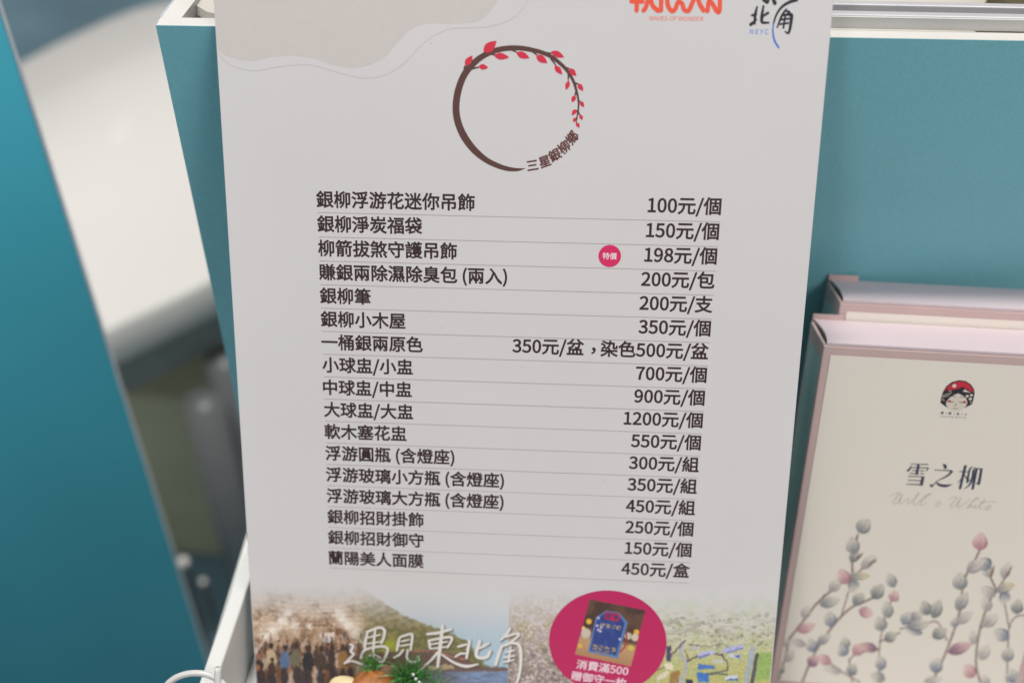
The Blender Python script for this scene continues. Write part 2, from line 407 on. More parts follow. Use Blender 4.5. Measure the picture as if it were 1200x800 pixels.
ol = obj('carton', *boxgeo((-.395, .86, 0), *E3, (-.11, 0, ZFL+.003), (.055, .11, ZFL+.33), .004), mat('olive_card', (.72, .68, .45), .7, var=.1, scale=8))
tag(ol, 'olive grey carton standing in shade under the white table', 'carton')
M_glint = mat('white_glint', (.85, .82, .78), .15)  # pale balls stand in for blurred bright glints; their posts are made up
M_post = mat('dark_post', (.03, .03, .03), .5)
for x, y, d_, r_, lb in ((215, 658, .95, .0052, 'higher of two pale balls on posts added as bright glints beside the teal panel edge'),
                         (238, 681, .95, .0032, 'lower of two pale balls on posts added as bright glints beside the teal panel edge')):
    p = ray(x, y)*d_; kn = thing('glint_post', lb, 'glint', np.array([p[0], p[1], ZFL+.001]))
    g_ = MB(); ball(g_, p, r_); g_.build('glint', M_glint, kn, True)
    g_ = MB(); tube(g_, [p-UP*r_*.9, np.array([p[0], p[1], ZFL+.001])], .0022, 8); g_.build('post', M_post, kn, True)

# ---------------------------------------------------------------- tray holding the sign
M_tray = mat('white_acrylic', (.60, .60, .585), .3, var=.015)
tray = thing('display_tray', 'white low tray with upright left wall under the price sign', 'tray', (-.03, .22, ZC))
zr = -.362
ro = [zhit(290, 640, zr), zhit(238, 790, zr)]
xo = (ro[0][0]+ro[1][0])/2-.0015
dy = unit(np.array([ro[1][0]-ro[0][0], ro[1][1]-ro[0][1], 0])); dxn = np.array([-dy[1], dy[0], 0])
if dxn[0] < 0: dxn = -dxn
o_ = np.array([*ro[0][:2], 0])-dy*.03
obj('side_wall', *boxgeo(o_, dy, dxn, UP, (0, -.0005, ZC+.001), (.22, .0058, zr), .0008), M_tray, tray)
obj('base', *boxgeo(o_, dy, dxn, UP, (0, .006, ZC+.0012), (.22, .205, ZT), .0006), M_tray, tray)
# thin white loop and post clipped to the tray
rg = thing('wire_loop', 'white plastic loop with a short post at the lower left tray corner', 'loop', zhit(232, 810, zr-.005))
PLn = Plane(ray(230, 812)*.385, W([1, 0, 0]), W([0, -1, 0]))
g_ = MB(); tube(g_, [PLn.P(.0118*math.cos(a)*1.05, .0090*math.sin(a)-.001, .001) for a in np.linspace(-.9, math.pi+.9, 12)], .0012, 10); g_.build('loop', M_tray, rg, True)
g_ = MB(); b0 = PLn.uv(257, 782); tube(g_, [PLn.P(b0[0], b0[1]-.02, .002), PLn.P(b0[0], b0[1]-.0005, .002), PLn.P(b0[0], b0[1], .002)], [.0013, .0013, .0008], 10, 2); g_.build('post', M_tray, rg, True)

# ---------------------------------------------------------------- price sign
SVT, SVB = .1415, -.1565; SUL, SUR = -.1082, .1017
sign = thing('price_sign', 'white portrait price sign with dark Chinese menu rows leaning on the teal case', 'sign', SG.P(0, SVB, 0))
M_paper = mat('sign_paper', (.735, .722, .725), .36, var=.014, scale=18)
obj('board', *boxgeo(SG.o, SG.U, SG.V, SG.N, (SUL, SVB, -.003), (SUR, SVT, 0), .0003), M_paper, sign)
sp = lambda pts, k=1.0, ox=0, oy=0: [SG.uv(ox+x/k, oy+y/k) for x, y in pts]   # a point measured on the sign face
px = .000316
# wave band
wv = [(252, 50), (253, 55), (260, 62), (269, 67), (293, 72), (320, 67), (344, 65.6), (368, 69), (389, 76), (411, 79.5), (432, 76.5), (451, 67), (467, 49), (480, 36), (499, 28), (533, 28), (560, 25), (574, 14), (583, 0), (588, -20), (592, -60)]
ln = smooth_line(sp(wv), 6); ln[:, 0] = np.maximum(ln[:, 0], SUL+.0004)
g_ = MB(); k = len(ln); v = [SG.P(a, b, 1.5e-5) for a, b in ln]+[SG.P(a, SVT-.0004, 1.5e-5) for a, b in ln]
g_.add(v, [[i, i+1, k+i+1, k+i] for i in range(k-1)]); g_.build('wave_band', inkmat(189, 184, 181), sign)
g_ = MB(); ribbon(g_, SG, [p for p in sp([(256, 64), (269, 76), (296, 83), (320, 79.5), (344, 76.5), (368, 77), (395, 85), (424, 91.5), (448, 89), (472, 76), (491, 56), (507, 43), (528, 34), (548, 33), (575, 31), (602, 21), (618, 2), (624, -20)])], .00019, 2.6e-5)
g_.build('wave_line', inkmat(184, 180, 176), sign)
# menu rows
ITEMS = ['銀柳浮游花迷你吊飾', '銀柳淨炭福袋', '柳箭拔煞守護吊飾', '賺銀兩除濕除臭包(兩入)', '銀柳筆', '銀柳小木屋', '一桶銀兩原色', '小球盅/小盅', '中球盅/中盅', '大球盅/大盅',
         '軟木塞花盅', '浮游圓瓶(含燈座)', '浮游玻璃小方瓶(含燈座)', '浮游玻璃大方瓶(含燈座)', '銀柳招財掛飾', '銀柳招財御守', '蘭陽美人面膜']
PRICES = ['100元/個', '150元/個', '198元/個', '200元/包', '200元/支', '350元/個', None, '700元/個', '900元/個', '1200元/個', '550元/個', '300元/組', '350元/組', '450元/組', '250元/個', '150元/個', '450元/盒']
M_text = inkmat(50, 32, 34); M_rule = inkmat(160, 143, 142); EMS = .0064
for i in range(17):
    t = i/16; v0 = .0461-.0961*0-(.0461+.0958)*t; ul = -.0751-.0006*t*t; ur = .0694-.0026*t
    g_ = MB(); letter(g_, SG, ITEMS[i].replace('(', ' ('), (ul, v0+.0024-.0002*t), EMS, bold=.024); g_.build('item_name', M_text, sign)
    g_ = MB()
    if PRICES[i]: letter(g_, SG, PRICES[i], (ur, v0+.0028-.0002*t), EMS*1.02, 'R', bold=.024)
    else:
        letter(g_, SG, '染色500元/盆', (ur, v0+.0028), EMS*1.02, 'R', bold=.024)
        x2 = SG.uv(684.5, 410)[0]; letter(g_, SG, '350元/盆', (x2, v0+.0030), EMS*1.02, 'R', bold=.024)
        c_ = SG.uv(695.5, 411); letter(g_, SG, '，', c_, EMS*1.1, 'C')
    g_.build('price', M_text, sign)
    g_ = MB(); ribbon(g_, SG, [(ul+.0004, v0), (ur, v0-.0002)], .00020 if i < 9 else .00017, 2e-5, cap=False); g_.build('rule_line', M_rule, sign)
# special price badge
bc = SG.uv(714.5, 300); bd = MB(); disc(bd, SG, bc, .00405, h=3e-5); bdo = bd.build('special_badge', inkmat(199, 38, 92), sign)
g_ = MB(); letter(g_, SG, '特價', bc, .0026, 'C', rot=-.02, h=4e-5, bold=.01); g_.build('badge_text', inkmat(225, 215, 218), bdo)

# round willow emblem (ring, buds, lettering)
z5 = lambda pts: sp(pts, 4.4444, 520, 40)
M_bark = inkmat(84, 55, 50); M_bud = inkmat(196, 42, 66)
g_ = MB()
ring = [(424, 700), (385, 706), (335, 702), (280, 685), (220, 655), (160, 605), (110, 540), (76, 465), (64, 390), (72, 310), (96, 235), (130, 180), (185, 128), (250, 93), (320, 76), (400, 74), (480, 88), (540, 108), (590, 140), (640, 188), (675, 245), (692, 300), (702, 350), (700, 400), (692, 440), (690, 470)]
ribbon(g_, SG, z5(ring), np.array([2, 15, 22, 25, 28, 34, 36, 35, 34, 34, 32, 32, 28, 26, 25, 23, 21, 19, 18, 16, 14, 12, 9, 8, 6, 4])/4.444*px, 2.4e-5, n=10)
for p_ in ([(112, 205), (108, 175), (118, 160)], [(205, 125), (213, 100), (220, 90)], [(150, 180), (190, 172)], [(250, 105), (280, 112)], [(350, 80), (385, 98)], [(460, 88), (490, 115)], [(520, 100), (570, 100)], [(560, 130), (585, 165)], [(620, 170), (665, 185)], [(650, 205), (648, 245)], [(680, 255), (705, 262)], [(690, 300), (682, 325)], [(700, 345), (715, 355)], [(700, 400), (685, 400)], [(697, 405), (712, 425)], [(693, 440), (684, 440)]):
    ribbon(g_, SG, z5(p_), np.array([11, 5])/4.444*px, 2.4e-5)
emb = g_.build('willow_ring', M_bark, sign)
def leaf(mb, a, b, wd, h=4.6e-5):
    a, b = np.array(a, float), np.array(b, float); d = b-a; n_ = np.array([-d[1], d[0]]); n_ = n_/np.hypot(*n_)*wd/2
    prof = [(0, 0), (.1, .45), (.25, .85), (.42, 1), (.62, .85), (.82, .48), (1, 0)]
    pts = [a+d*t+n_*s for t, s in prof]+[a+d*t-n_*s for t, s in prof[-2:0:-1]]
    poly(mb, SG, z5(pts), h)
for a, b, wd in (((112, 165), (150, 112), 34), ((208, 95), (275, 36), 50), ((182, 168), (232, 176), 30), ((262, 112), (342, 122), 36), ((378, 98), (448, 126), 36), ((482, 112), (540, 152), 38), ((560, 92), (628, 122), 34), ((578, 165), (618, 212), 30), ((655, 180), (690, 220), 30),
                 ((652, 245), (636, 292), 24), ((700, 258), (726, 298), 26), ((684, 320), (668, 356), 24), ((712, 350), (730, 382), 22), ((688, 392), (668, 425), 22), ((710, 420), (722, 448), 20), ((686, 436), (676, 460), 18), ((692, 462), (706, 488), 20)):
    g_ = MB(); leaf(g_, a, b, wd); g_.build('bud', M_bud, emb)
g_ = MB()
for ch, (x, y), rt in (('三', (462, 684), 10), ('星', (525, 664), 20), ('銀', (578, 630), 30), ('柳', (626, 590), 42), ('鄉', (668, 540), 52)):
    letter(g_, SG, ch, z5([(x, y)])[0], .0043, 'C', rot=math.radians(rt), bold=.03, h=3e-5)
g_.build('emblem_lettering', inkmat(92, 52, 48), emb)

# tourism logo
z6 = lambda pts: sp(pts, 4.6154, 720, 0)
g_ = MB(); k6 = px/4.6154
for p_ in ([(92, 8), (152, 10)], [(121, 12), (120, 58)], [(158, 58), (170, 40), (190, -28)], [(190, -28), (206, 30), (236, 60)], [(253, -28), (252, 58)], [(286, -28), (288, 25), (308, 60), (328, 52), (345, 12), (366, 22), (378, 54), (402, 58), (420, 20), (445, -30), (460, 20), (482, 58)], [(503, 62), (512, 8), (530, 22), (552, 60), (568, 62), (571, 0)]):
    ribbon(g_, SG, z6(p_), 22*k6, 2.2e-5)
tl = g_.build('tourism_logo', inkmat(221, 84, 62), sign)
a_, b_ = z6([(186, 112)])[0], z6([(480, 114)])[0]
g_ = MB(); letter(g_, SG, 'WAVES OF WONDER', a_, 1, fit=(b_[0]-a_[0], .00140), bold=.006); g_.build('tagline', inkmat(221, 98, 78), tl)
# coast logo
g_ = MB()
for p_, w_ in (([(772, 38), (762, 80), (758, 130)], [6, 11, 8]), ([(745, 84), (766, 82)], [9, 7]), ([(738, 134), (768, 108)], [12, 6]), ([(806, 34), (798, 90), (800, 122), (834, 124)], [7, 12, 10, 7]), ([(800, 92), (830, 72)], [6, 10]),
               ([(930, 50), (905, 88), (880, 150)], [5, 9, 5]), ([(905, 84), (950, 80), (958, 96), (944, 176), (922, 172)], [6, 12, 12, 9, 4]), ([(902, 108), (944, 102)], 7), ([(896, 132), (940, 126)], 7), ([(924, 84), (914, 152)], 7), ([(920, 60), (945, 66), (930, 84)], [6, 9, 6]),
               ([(805, 0), (826, 12)], [10, 14]), ([(850, -20), (868, 18)], [8, 14]), ([(832, -30), (836, 6)], [8, 5]), ([(985, 0), (945, 14), (905, 40), (876, 82), (860, 130)], [13, 11, 9, 7, 6])):
    ribbon(g_, SG, z6(p_), np.atleast_1d(w_)*k6*1.4, 2.2e-5)
cl = g_.build('coast_logo', inkmat(38, 34, 44), sign)
g_ = MB(); ribbon(g_, SG, z6([(861, 126), (857, 170), (866, 220), (888, 258)]), np.array([6, 8, 10, 9])*k6, 2.2e-5); g_.build('blue_sweep', inkmat(70, 105, 190), cl)
a_, b_ = z6([(732, 186)])[0], z6([(832, 188)])[0]
g_ = MB(); letter(g_, SG, 'N E Y C', a_, 1, fit=(b_[0]-a_[0], .00165), bold=.02); g_.build('logo_letters', inkmat(110, 140, 205), cl)
# tiny specks of dust on the print
for x, y in ((612, 429.5), (709, 562), (516, 384), (505, 51)):
    g_ = MB(); disc(g_, SG, SG.uv(x, y), .00018, h=2e-5, n=8); g_.build('print_speck', inkmat(130, 125, 125), sign)

# --- photo strip at the foot of the sign
Z5S = lambda pts: [(380+x/5, 720+y/5) for x, y in pts]
BRUSH = [([(152, 172), (168, 182), (156, 214), (170, 232), (120, 282)], 12), ([(118, 283), (165, 270), (250, 298), (330, 306), (405, 300)], 12), ([(252, 108), (240, 160), (238, 200)], 13),
         ([(250, 100), (320, 74), (352, 88), (348, 130), (335, 165)], 14), ([(258, 132), (328, 116)], 9), ([(252, 168), (330, 156)], 9), ([(298, 90), (290, 170), (288, 250)], 12), ([(215, 250), (238, 205), (330, 184), (370, 196), (362, 235), (338, 276), (312, 262)], 13), ([(265, 238), (300, 236), (330, 252)], 9),
         ([(440, 135), (425, 208)], 13), ([(448, 128), (500, 112), (516, 124), (506, 205)], 13), ([(452, 155), (498, 145)], 9), ([(446, 182), (500, 172)], 9), ([(462, 205), (440, 232), (408, 250)], 11), ([(490, 205), (484, 250), (512, 275), (552, 268), (550, 244)], 12),
         ([(604, 112), (670, 104), (742, 84)], 15), ([(694, 62), (680, 180), (664, 304)], 16), ([(614, 148), (620, 196)], 13), ([(612, 150), (720, 130), (748, 140), (722, 190)], 13), ([(626, 172), (722, 156)], 9), ([(624, 198), (716, 186)], 9), ([(664, 220), (620, 270), (562, 318)], [13, 12, 6]), ([(690, 232), (760, 278), (830, 300), (902, 288)], [10, 14, 18, 8]),
         ([(784, 186), (832, 172)], 12), ([(852, 150), (842, 200), (834, 252)], 14), ([(768, 244), (800, 226), (838, 226)], 11), ([(912, 152), (890, 226), (906, 250), (952, 246), (972, 212)], 16), ([(908, 196), (964, 166)], 12),
         ([(1090, 78), (1070, 110), (1034, 146)], 12), ([(1062, 128), (1128, 108), (1136, 122), (1092, 160)], 12), ([(1040, 182), (1022, 230), (1004, 292)], 15), ([(1040, 184), (1100, 164), (1144, 182), (1152, 260), (1142, 350), (1118, 420)], 14), ([(1062, 218), (1114, 206)], 10), ([(1050, 250), (1116, 238)], 10), ([(1092, 186), (1084, 240), (1080, 275)], 10), ([(1050, 276), (1112, 262)], 9)]
rp = random.Random(3)
def strip(X, Y, uu, vv):
    paper = np.array([196., 195, 196])
    c = np.zeros(X.shape+(3,))+paper
    # night market with lights and a crowd
    X0, Y0 = X, Y; X = X+(fbm(X0*.22, Y0*.22, 101)-.5)*3.6+(vnoise(X0*.8, Y0*.8, 103)-.5)*.9; Y = Y+(fbm(X0*.22+7, Y0*.22, 105)-.5)*3.4+(vnoise(X0*.8, Y0*.8+5, 107)-.5)*.9
    n1 = fbm(X*.10, Y*.10, 1); n2 = fbm(X*.35, Y*.35, 5)
    mk = blend(np.zeros_like(c)+np.array([176, 152, 128.]), sst(.4, .75, n1), (118, 86, 62)); mk = blend(mk, sst(728, 800, Y)*.75, (74, 52, 44))
    mk = blend(mk, sst(.52, .8, n2)*.5*sst(690, 730, Y), (216, 196, 170))
    for a in range(7):
        yy = 706+a*5+((X-368)/60)**2*(-10+a*2)+rp.uniform(-1, 1)
        mk = blend(mk, np.exp(-((Y-yy)/1.3)**2)*.45*sst(.3, .6, vnoise(X*.5, Y*.5+a*7, 20+a)), (232, 218, 200))
    for x, y, r in ((330, 727, 7), (338, 718, 5), (320, 738, 8), (345, 732, 6), (395, 716, 5), (402, 724, 6), (408, 733, 7), (418, 742, 8), (310, 745, 7), (424, 752, 8), (362, 733, 4), (300, 762, 6)):
        mk = blend(mk, np.exp(-(((X-x)/r)**2+((Y-y)/r)**2))*.75, (238, 232, 224))
    mk = blend(mk, polymask(X, Y, [(375, 742), (392, 739), (396, 752), (378, 752)]), (206, 190, 182))
    folk = []
    for k in range(120):
        t = k/120; y = 741+44*t**1.1; folk.append((rp.uniform(299, 424), y, 1.8+5.6*t**1.4))
    pal = [(66, 50, 46), (104, 70, 50), (82, 90, 108), (124, 96, 72), (60, 46, 46), (164, 138, 114), (94, 84, 68), (136, 96, 62), (54, 46, 50), (176, 156, 140), (150, 104, 76)]
    for x, y, s in folk:
        k = rp.choice(pal)
        mk = blend(mk, (1-sst(.75, 1.1, np.hypot((X-x)/(s*.85), (Y-y-s*1.9)/(s*1.9))))*min(.92, .35+s*.12), k)
        mk = blend(mk, (1-sst(.7, 1.2, np.hypot((X-x)/(s*.42), (Y-y+s*.35)/(s*.52))))*min(.95, .4+s*.12), rp.choice([(60, 42, 36), (96, 64, 48), (150, 106, 84), (52, 40, 38)]))
    for x, y, s, k in ((318, 762, 9, (182, 160, 132)), (334, 764, 8, (84, 104, 136)), (347, 762, 8, (100, 96, 76)), (361, 765, 9, (40, 38, 42)), (376, 766, 8, (66, 54, 46)), (402, 764, 8, (134, 100, 58)), (319, 776, 6, (70, 48, 42)), (389, 763, 6, (60, 50, 48)), (411, 768, 6, (120, 88, 52))):
        mk = blend(mk, 1-sst(.8, 1.1, np.hypot((X-x)/(s*.8), (Y-y-s*1.2)/(s*1.5))), k)
        mk = blend(mk, 1-sst(.8, 1.1, np.hypot((X-x)/(s*.38), (Y-y+s*.7)/(s*.5))), (62, 44, 38))
        mk = blend(mk, (1-sst(.8, 1.15, np.hypot((X-x)/(s*.55), (Y-y-s*3.6)/(s*1.5))))*.9, (52, 44, 46))
    # headland and sea
    sky = blend(np.zeros_like(c)+np.array([192, 193, 198.]), sst(690, 780, Y), (158, 182, 196))
    hd = sky; n3 = fbm(X*.22+Y*.1, Y*.3, 9)
    hill = [(428, 690), (450, 706), (475, 722), (500, 731), (530, 742), (548, 752), (562, 770), (572, 782), (420, 790), (410, 700)]
    mh = polymask(X, Y, hill, 1.5)
    hc = blend(np.zeros_like(c)+np.array([120, 110, 80.]), sst(.35, .7, n3), (164, 146, 118)); hc = blend(hc, sst(700, 770, Y)*.6, (92, 96, 52))
    hc = blend(hc, np.exp(-(((X-455)/12)**2+((Y-756)/9)**2))*.9, (160, 164, 58)); hc = blend(hc, np.exp(-(((X-478)/8)**2+((Y-764)/7)**2))*.6, (128, 140, 56))
    hd = hd*(1-mh[..., None])+hc*mh[..., None]
    hd = blend(hd, polymask(X, Y, [(440, 764), (500, 762), (540, 766), (560, 780), (600, 782), (600, 787), (440, 790)], 1.5), (104, 84, 76))
    hd = blend(hd, linemask(X, Y, [(480, 763), (510, 762), (530, 769), (545, 772)], 2.2), (160, 104, 98))
    hd = blend(hd, polymask(X, Y, [(500, 780), (530, 778), (532, 783), (505, 785)], 1), (168, 148, 122))
    hd = blend(hd, sst(784, 788, Y), (118, 138, 170)); hd = blend(hd, sst(784, 790, Y)*sst(.45, .7, vnoise(X*.12, Y*.8, 31))*.5, (84, 92, 112)); hd = blend(hd, sst(560, 500, X)*sst(782, 788, Y)*.7, (88, 80, 78))
    # flower field
    n4 = vnoise(X*.42, Y*.42, 41); n5 = fbm(X*.09, Y*.09, 45)
    fl_ = blend(np.zeros_like(c)+np.array([172, 160, 152.]), sst(.35, .7, n5), (158, 148, 118)); fl_ = blend(fl_, sst(735, 800, Y)*.62, (112, 100, 94))
    fl_ = blend(fl_, sst(.45, .85, n4)*.75, (206, 194, 192)); fl_ = blend(fl_, sst(.6, .85, vnoise(X*.6+9, Y*.6, 47))*.7, (186, 168, 176)); fl_ = blend(fl_, sst(.72, .9, vnoise(X*.3, Y*.3, 52))*.45*sst(725, 770, Y), (80, 70, 74))
    # green valley with roofs and roads
    X = X0+(vnoise(X0*.35, Y0*.35, 111)-.5)*1.5; Y = Y0+(vnoise(X0*.35, Y0*.35, 113)-.5)*1.5
    n6 = fbm(X*.12, Y*.2, 61)
    vl = blend(np.zeros_like(c)+np.array([192, 192, 180.]), sst(725, 800, Y), (176, 172, 108)); vl = blend(vl, sst(.4, .75, n6)*.5, (160, 172, 120)); vl = blend(vl, sst(.48, .75, fbm(X*.13, Y*.42, 66))*sst(708, 726, Y)*sst(768, 730, Y)*.6, (148, 138, 134))
    Z5R = lambda pts: [(770+x/7.27, 690+y/7.27) for x, y in pts]
    vl = blend(vl, polymask(X, Y, Z5R([(850, 540), (1000, 540), (1000, 760), (840, 780)]), 2), (142, 168, 96))
    for p_, w_, k in (([(212, 460), (200, 560), (250, 620), (240, 720), (190, 800)], 6, (162, 164, 174)), ([(812, 500), (800, 600), (770, 720), (750, 820)], 7, (150, 164, 186)), ([(850, 560), (830, 680), (805, 820)], 5, (66, 64, 84)), ([(560, 570), (600, 620), (600, 690), (440, 720)], 2, (78, 78, 92)), ([(260, 610), (360, 560), (470, 540), (560, 560)], 2.4, (74, 62, 70)), ([(100, 580), (190, 490), (240, 440)], 2.4, (92, 84, 92)), ([(260, 470), (440, 490), (560, 460)], 1.6, (120, 120, 116)), ([(430, 720), (600, 720)], 2, (70, 74, 92)), ([(0, 690), (120, 640)], 2, (110, 96, 74)), ([(240, 520), (270, 600)], 2, (110, 80, 62))):
        vl = blend(vl, linemask(X, Y, Z5R(p_), w_*.85)*.8, k)
    for p_, k in (([(350, 580), (500, 545), (500, 520), (400, 525), (340, 560)], (176, 176, 206)), ([(560, 545), (740, 490), (740, 465), (600, 490), (545, 520)], (170, 172, 208)), ([(290, 520), (350, 505), (345, 485), (290, 505)], (178, 176, 204)), ([(350, 635), (490, 650), (490, 680), (350, 685)], (70, 110, 176)), ([(335, 705), (435, 715), (440, 790), (350, 790)], (66, 112, 180)), ([(600, 560), (700, 550), (705, 585), (620, 575)], (196, 198, 214)), ([(470, 600), (560, 590), (560, 630), (470, 630)], (186, 186, 176)), ([(570, 750), (680, 720), (690, 780), (580, 770)], (196, 200, 210)), ([(590, 765), (690, 760), (690, 785), (590, 778)], (74, 110, 160)), ([(60, 630), (130, 630), (140, 680), (80, 680)], (214, 204, 184)), ([(80, 480), (120, 480), (120, 610), (80, 610)], (78, 72, 100)), ([(0, 740), (90, 690), (100, 720), (0, 790)], (206, 196, 180)), ([(245, 765), (310, 770), (300, 810), (245, 810)], (54, 56, 76)), ([(120, 700), (200, 690), (180, 800), (100, 800)], (150, 118, 76)), ([(660, 560), (700, 556), (704, 588), (680, 580)], (92, 100, 178)), ([(350, 575), (440, 545), (460, 555), (360, 590)], (104, 112, 178)), ([(590, 530), (735, 492), (738, 502), (600, 545)], (108, 116, 180))):
        vl = blend(vl, polymask(X, Y, Z5R(p_), .8), k)
    for k in range(70):
        x, y = rp.uniform(780, 900), rp.uniform(716, 760); r = rp.uniform(.6, 1.7)
        vl = blend(vl, np.exp(-(((X-x)/(r*1.4))**2+((Y-y)/r)**2))*.6, (104, 94, 88))
    X, Y = X0, Y0
    e1 = 428+4*np.sin(Y*.2); w1 = sst(e1-14, e1+10, X)
    c = mk*(1-w1[..., None])+hd*w1[..., None]
    w2 = sst(596.3, 597.7, X+(Y-700)*.02); c = c*(1-w2[..., None])+fl_*w2[..., None]
    w3 = sst(690, 730, X); c = c*(1-w3[..., None])+vl*w3[..., None]
    # printed drop shadow of the slogan
    for p_, w_ in BRUSH:
        q = smooth_line(Z5S(p_), 5); c = blend(c, linemask(X, Y, q+np.array([1.1, 1.3]), np.mean(w_)/5+1.2, 1.6)*.5, (60, 50, 48))
    fade = sst(684, 742, Y+6*(fbm(X*.05, Y*.05, 77)-.5)-(X-600)*.012)
    det = (fbm(X*.9, Y*.9, 121, 2)-.5)*46*sst(715, 760, Y)*(1-w1*sst(600, 590, X)*.6); c = c+det[..., None]
    c = c+(RNG.random(X.shape)[..., None]-.5)*9
    c = paper*(1-fade[..., None])+c*fade[..., None]
    keep = fade > .004
    return np.clip(c, 0, 255), keep
M_print = vcmat('photo_print', .5)
va = SG.uv(600, 676)[1]
picture('photo_strip', SG, SUL+.0004, SUR-.0004, SVB+.0004, va, px*.62, strip, M_print, sign, 1.2e-5)
g_ = MB()
for p_, w_ in BRUSH: ribbon(g_, SG, sp(Z5S(p_)), np.atleast_1d(w_)/5*px*1.02*np.array([1.15, 1.45, 1.1]) if np.ndim(w_) == 0 else np.array(w_)/5*px*1.3, 2.4e-5)
g_.build('slogan', inkmat(212, 207, 204), sign)

# --- magenta promotion disc
z8 = lambda pts: sp(pts, 6.1556, 620, 670)
dc = SG.uv(712, 752); rl = (SG.uv(781, 752)[0]-SG.uv(643, 752)[0])/2
g_ = MB(); disc(g_, SG, dc, rl, rl*.985, h=5.4e-5, n=64); pd = g_.build('promo_disc', inkmat(176, 34, 88), sign)
A_, B_, C_, D_ = [(440, 197), (838, 275), (733, 678), (333, 590)]
def amulet(X, Y, uu, vv):
    x = (X-620)*6.1556; y = (Y-670)*6.1556
    n1 = fbm(x*.012, y*.012, 81); c = np.zeros(X.shape+(3,))+np.array([92, 68, 54.]); c = blend(c, sst(.4, .7, n1)*.7, (60, 46, 44))
    fy = y-.19*(x-440); c = blend(c, sst(440, 490, fy), (176, 140, 104)); c = blend(c, sst(500, 620, fy)*.5, (150, 108, 72))
    for a, b, r, k in ((432, 355, 22, (212, 166, 62)), (390, 405, 18, (224, 190, 110)), (775, 432, 22, (216, 160, 60)), (410, 440, 40, (190, 176, 160)), (765, 470, 30, (196, 180, 160)), (735, 545, 22, (196, 176, 78)), (368, 530, 18, (206, 164, 70)), (715, 460, 28, (186, 172, 160))):
        c = blend(c, 1-sst(.7, 1.15, np.hypot(x-a, y-b)/r), k)
    c = blend(c, linemask(x, y, [(700, 430), (705, 480), (690, 540), (655, 575)], 10, 3), (150, 40, 52))
    c = blend(c, polymask(x, y, [(560, 275), (650, 292), (712, 362), (640, 622), (425, 575), (482, 325)], 4), (84, 118, 168))
    c = blend(c, polymask(x, y, [(562, 285), (640, 300), (690, 365), (628, 600), (440, 562), (492, 332)], 4), (44, 62, 126))
    c = blend(c, sst(.45, .75, fbm(x*.02, y*.02, 91))*.25*polymask(x, y, [(562, 285), (640, 300), (690, 365), (628, 600), (440, 562), (492, 332)], 4), (78, 100, 160))
    for a, b in ((572, 315), (628, 325)): c = blend(c, np.exp(-((np.hypot(x-a, y-b)-22)/9)**2), (176, 32, 62))
    c = blend(c, 1-sst(10, 16, np.hypot(x-600, y-335)), (176, 32, 62))
    for a in range(4): c = blend(c, polymask(x, y, [(515+a*39, 364+a*7), (546+a*39, 369+a*7), (542+a*39, 396+a*7), (511+a*39, 391+a*7)], 3)*sst(.35, .55, vnoise(x*.12, y*.12, 95)), (168, 146, 112))
    for a in range(4): c = blend(c, polymask(x, y, [(460+a*44, 516+a*8), (495+a*44, 523+a*8), (490+a*44, 560+a*8), (455+a*44, 553+a*8)], 3)*sst(.35, .6, vnoise(x*.1, y*.1, 97)), (150, 132, 106))
    c = blend(c, linemask(x, y, [(482, 572), (595, 592)], 14, 4)*sst(.3, .6, vnoise(x*.14, y*.2, 98)), (140, 124, 104))
    for a, b in ((492, 385), (500, 415), (520, 398), (515, 425), (655, 482), (500, 330)): c = blend(c, 1-sst(7, 13, np.hypot(x-a, y-b)), (178, 168, 190))
    c = c+(RNG.random(X.shape)[..., None]-.5)*10
    m_ = polymask(x, y, [A_, B_, C_, D_], .5)
    return np.clip(c, 0, 255), m_ > .5
us_ = np.array(z8([A_, B_, C_, D_]))
picture('amulet_photo', SG, us_[:, 0].min()-.0003, us_[:, 0].max()+.0003, us_[:, 1].min()-.0003, us_[:, 1].max()+.0003, px*.4, amulet, M_print, pd, 6.6e-5)
a_ = z8([(335, 692)])[0]; b_ = z8([(700, 735)])[0]; rt = math.atan2(b_[1]-a_[1]-.0007, b_[0]-a_[0])
g_ = MB(); letter(g_, SG, '消費滿500', z8([(338, 686)])[0], .00455, rot=rt, h=6.8e-5, bold=.014); letter(g_, SG, '贈御守一枚', z8([(302, 768)])[0], .0045, rot=rt, h=6.8e-5, bold=.014)
g_.build('promo_text', inkmat(224, 205, 212), pd)

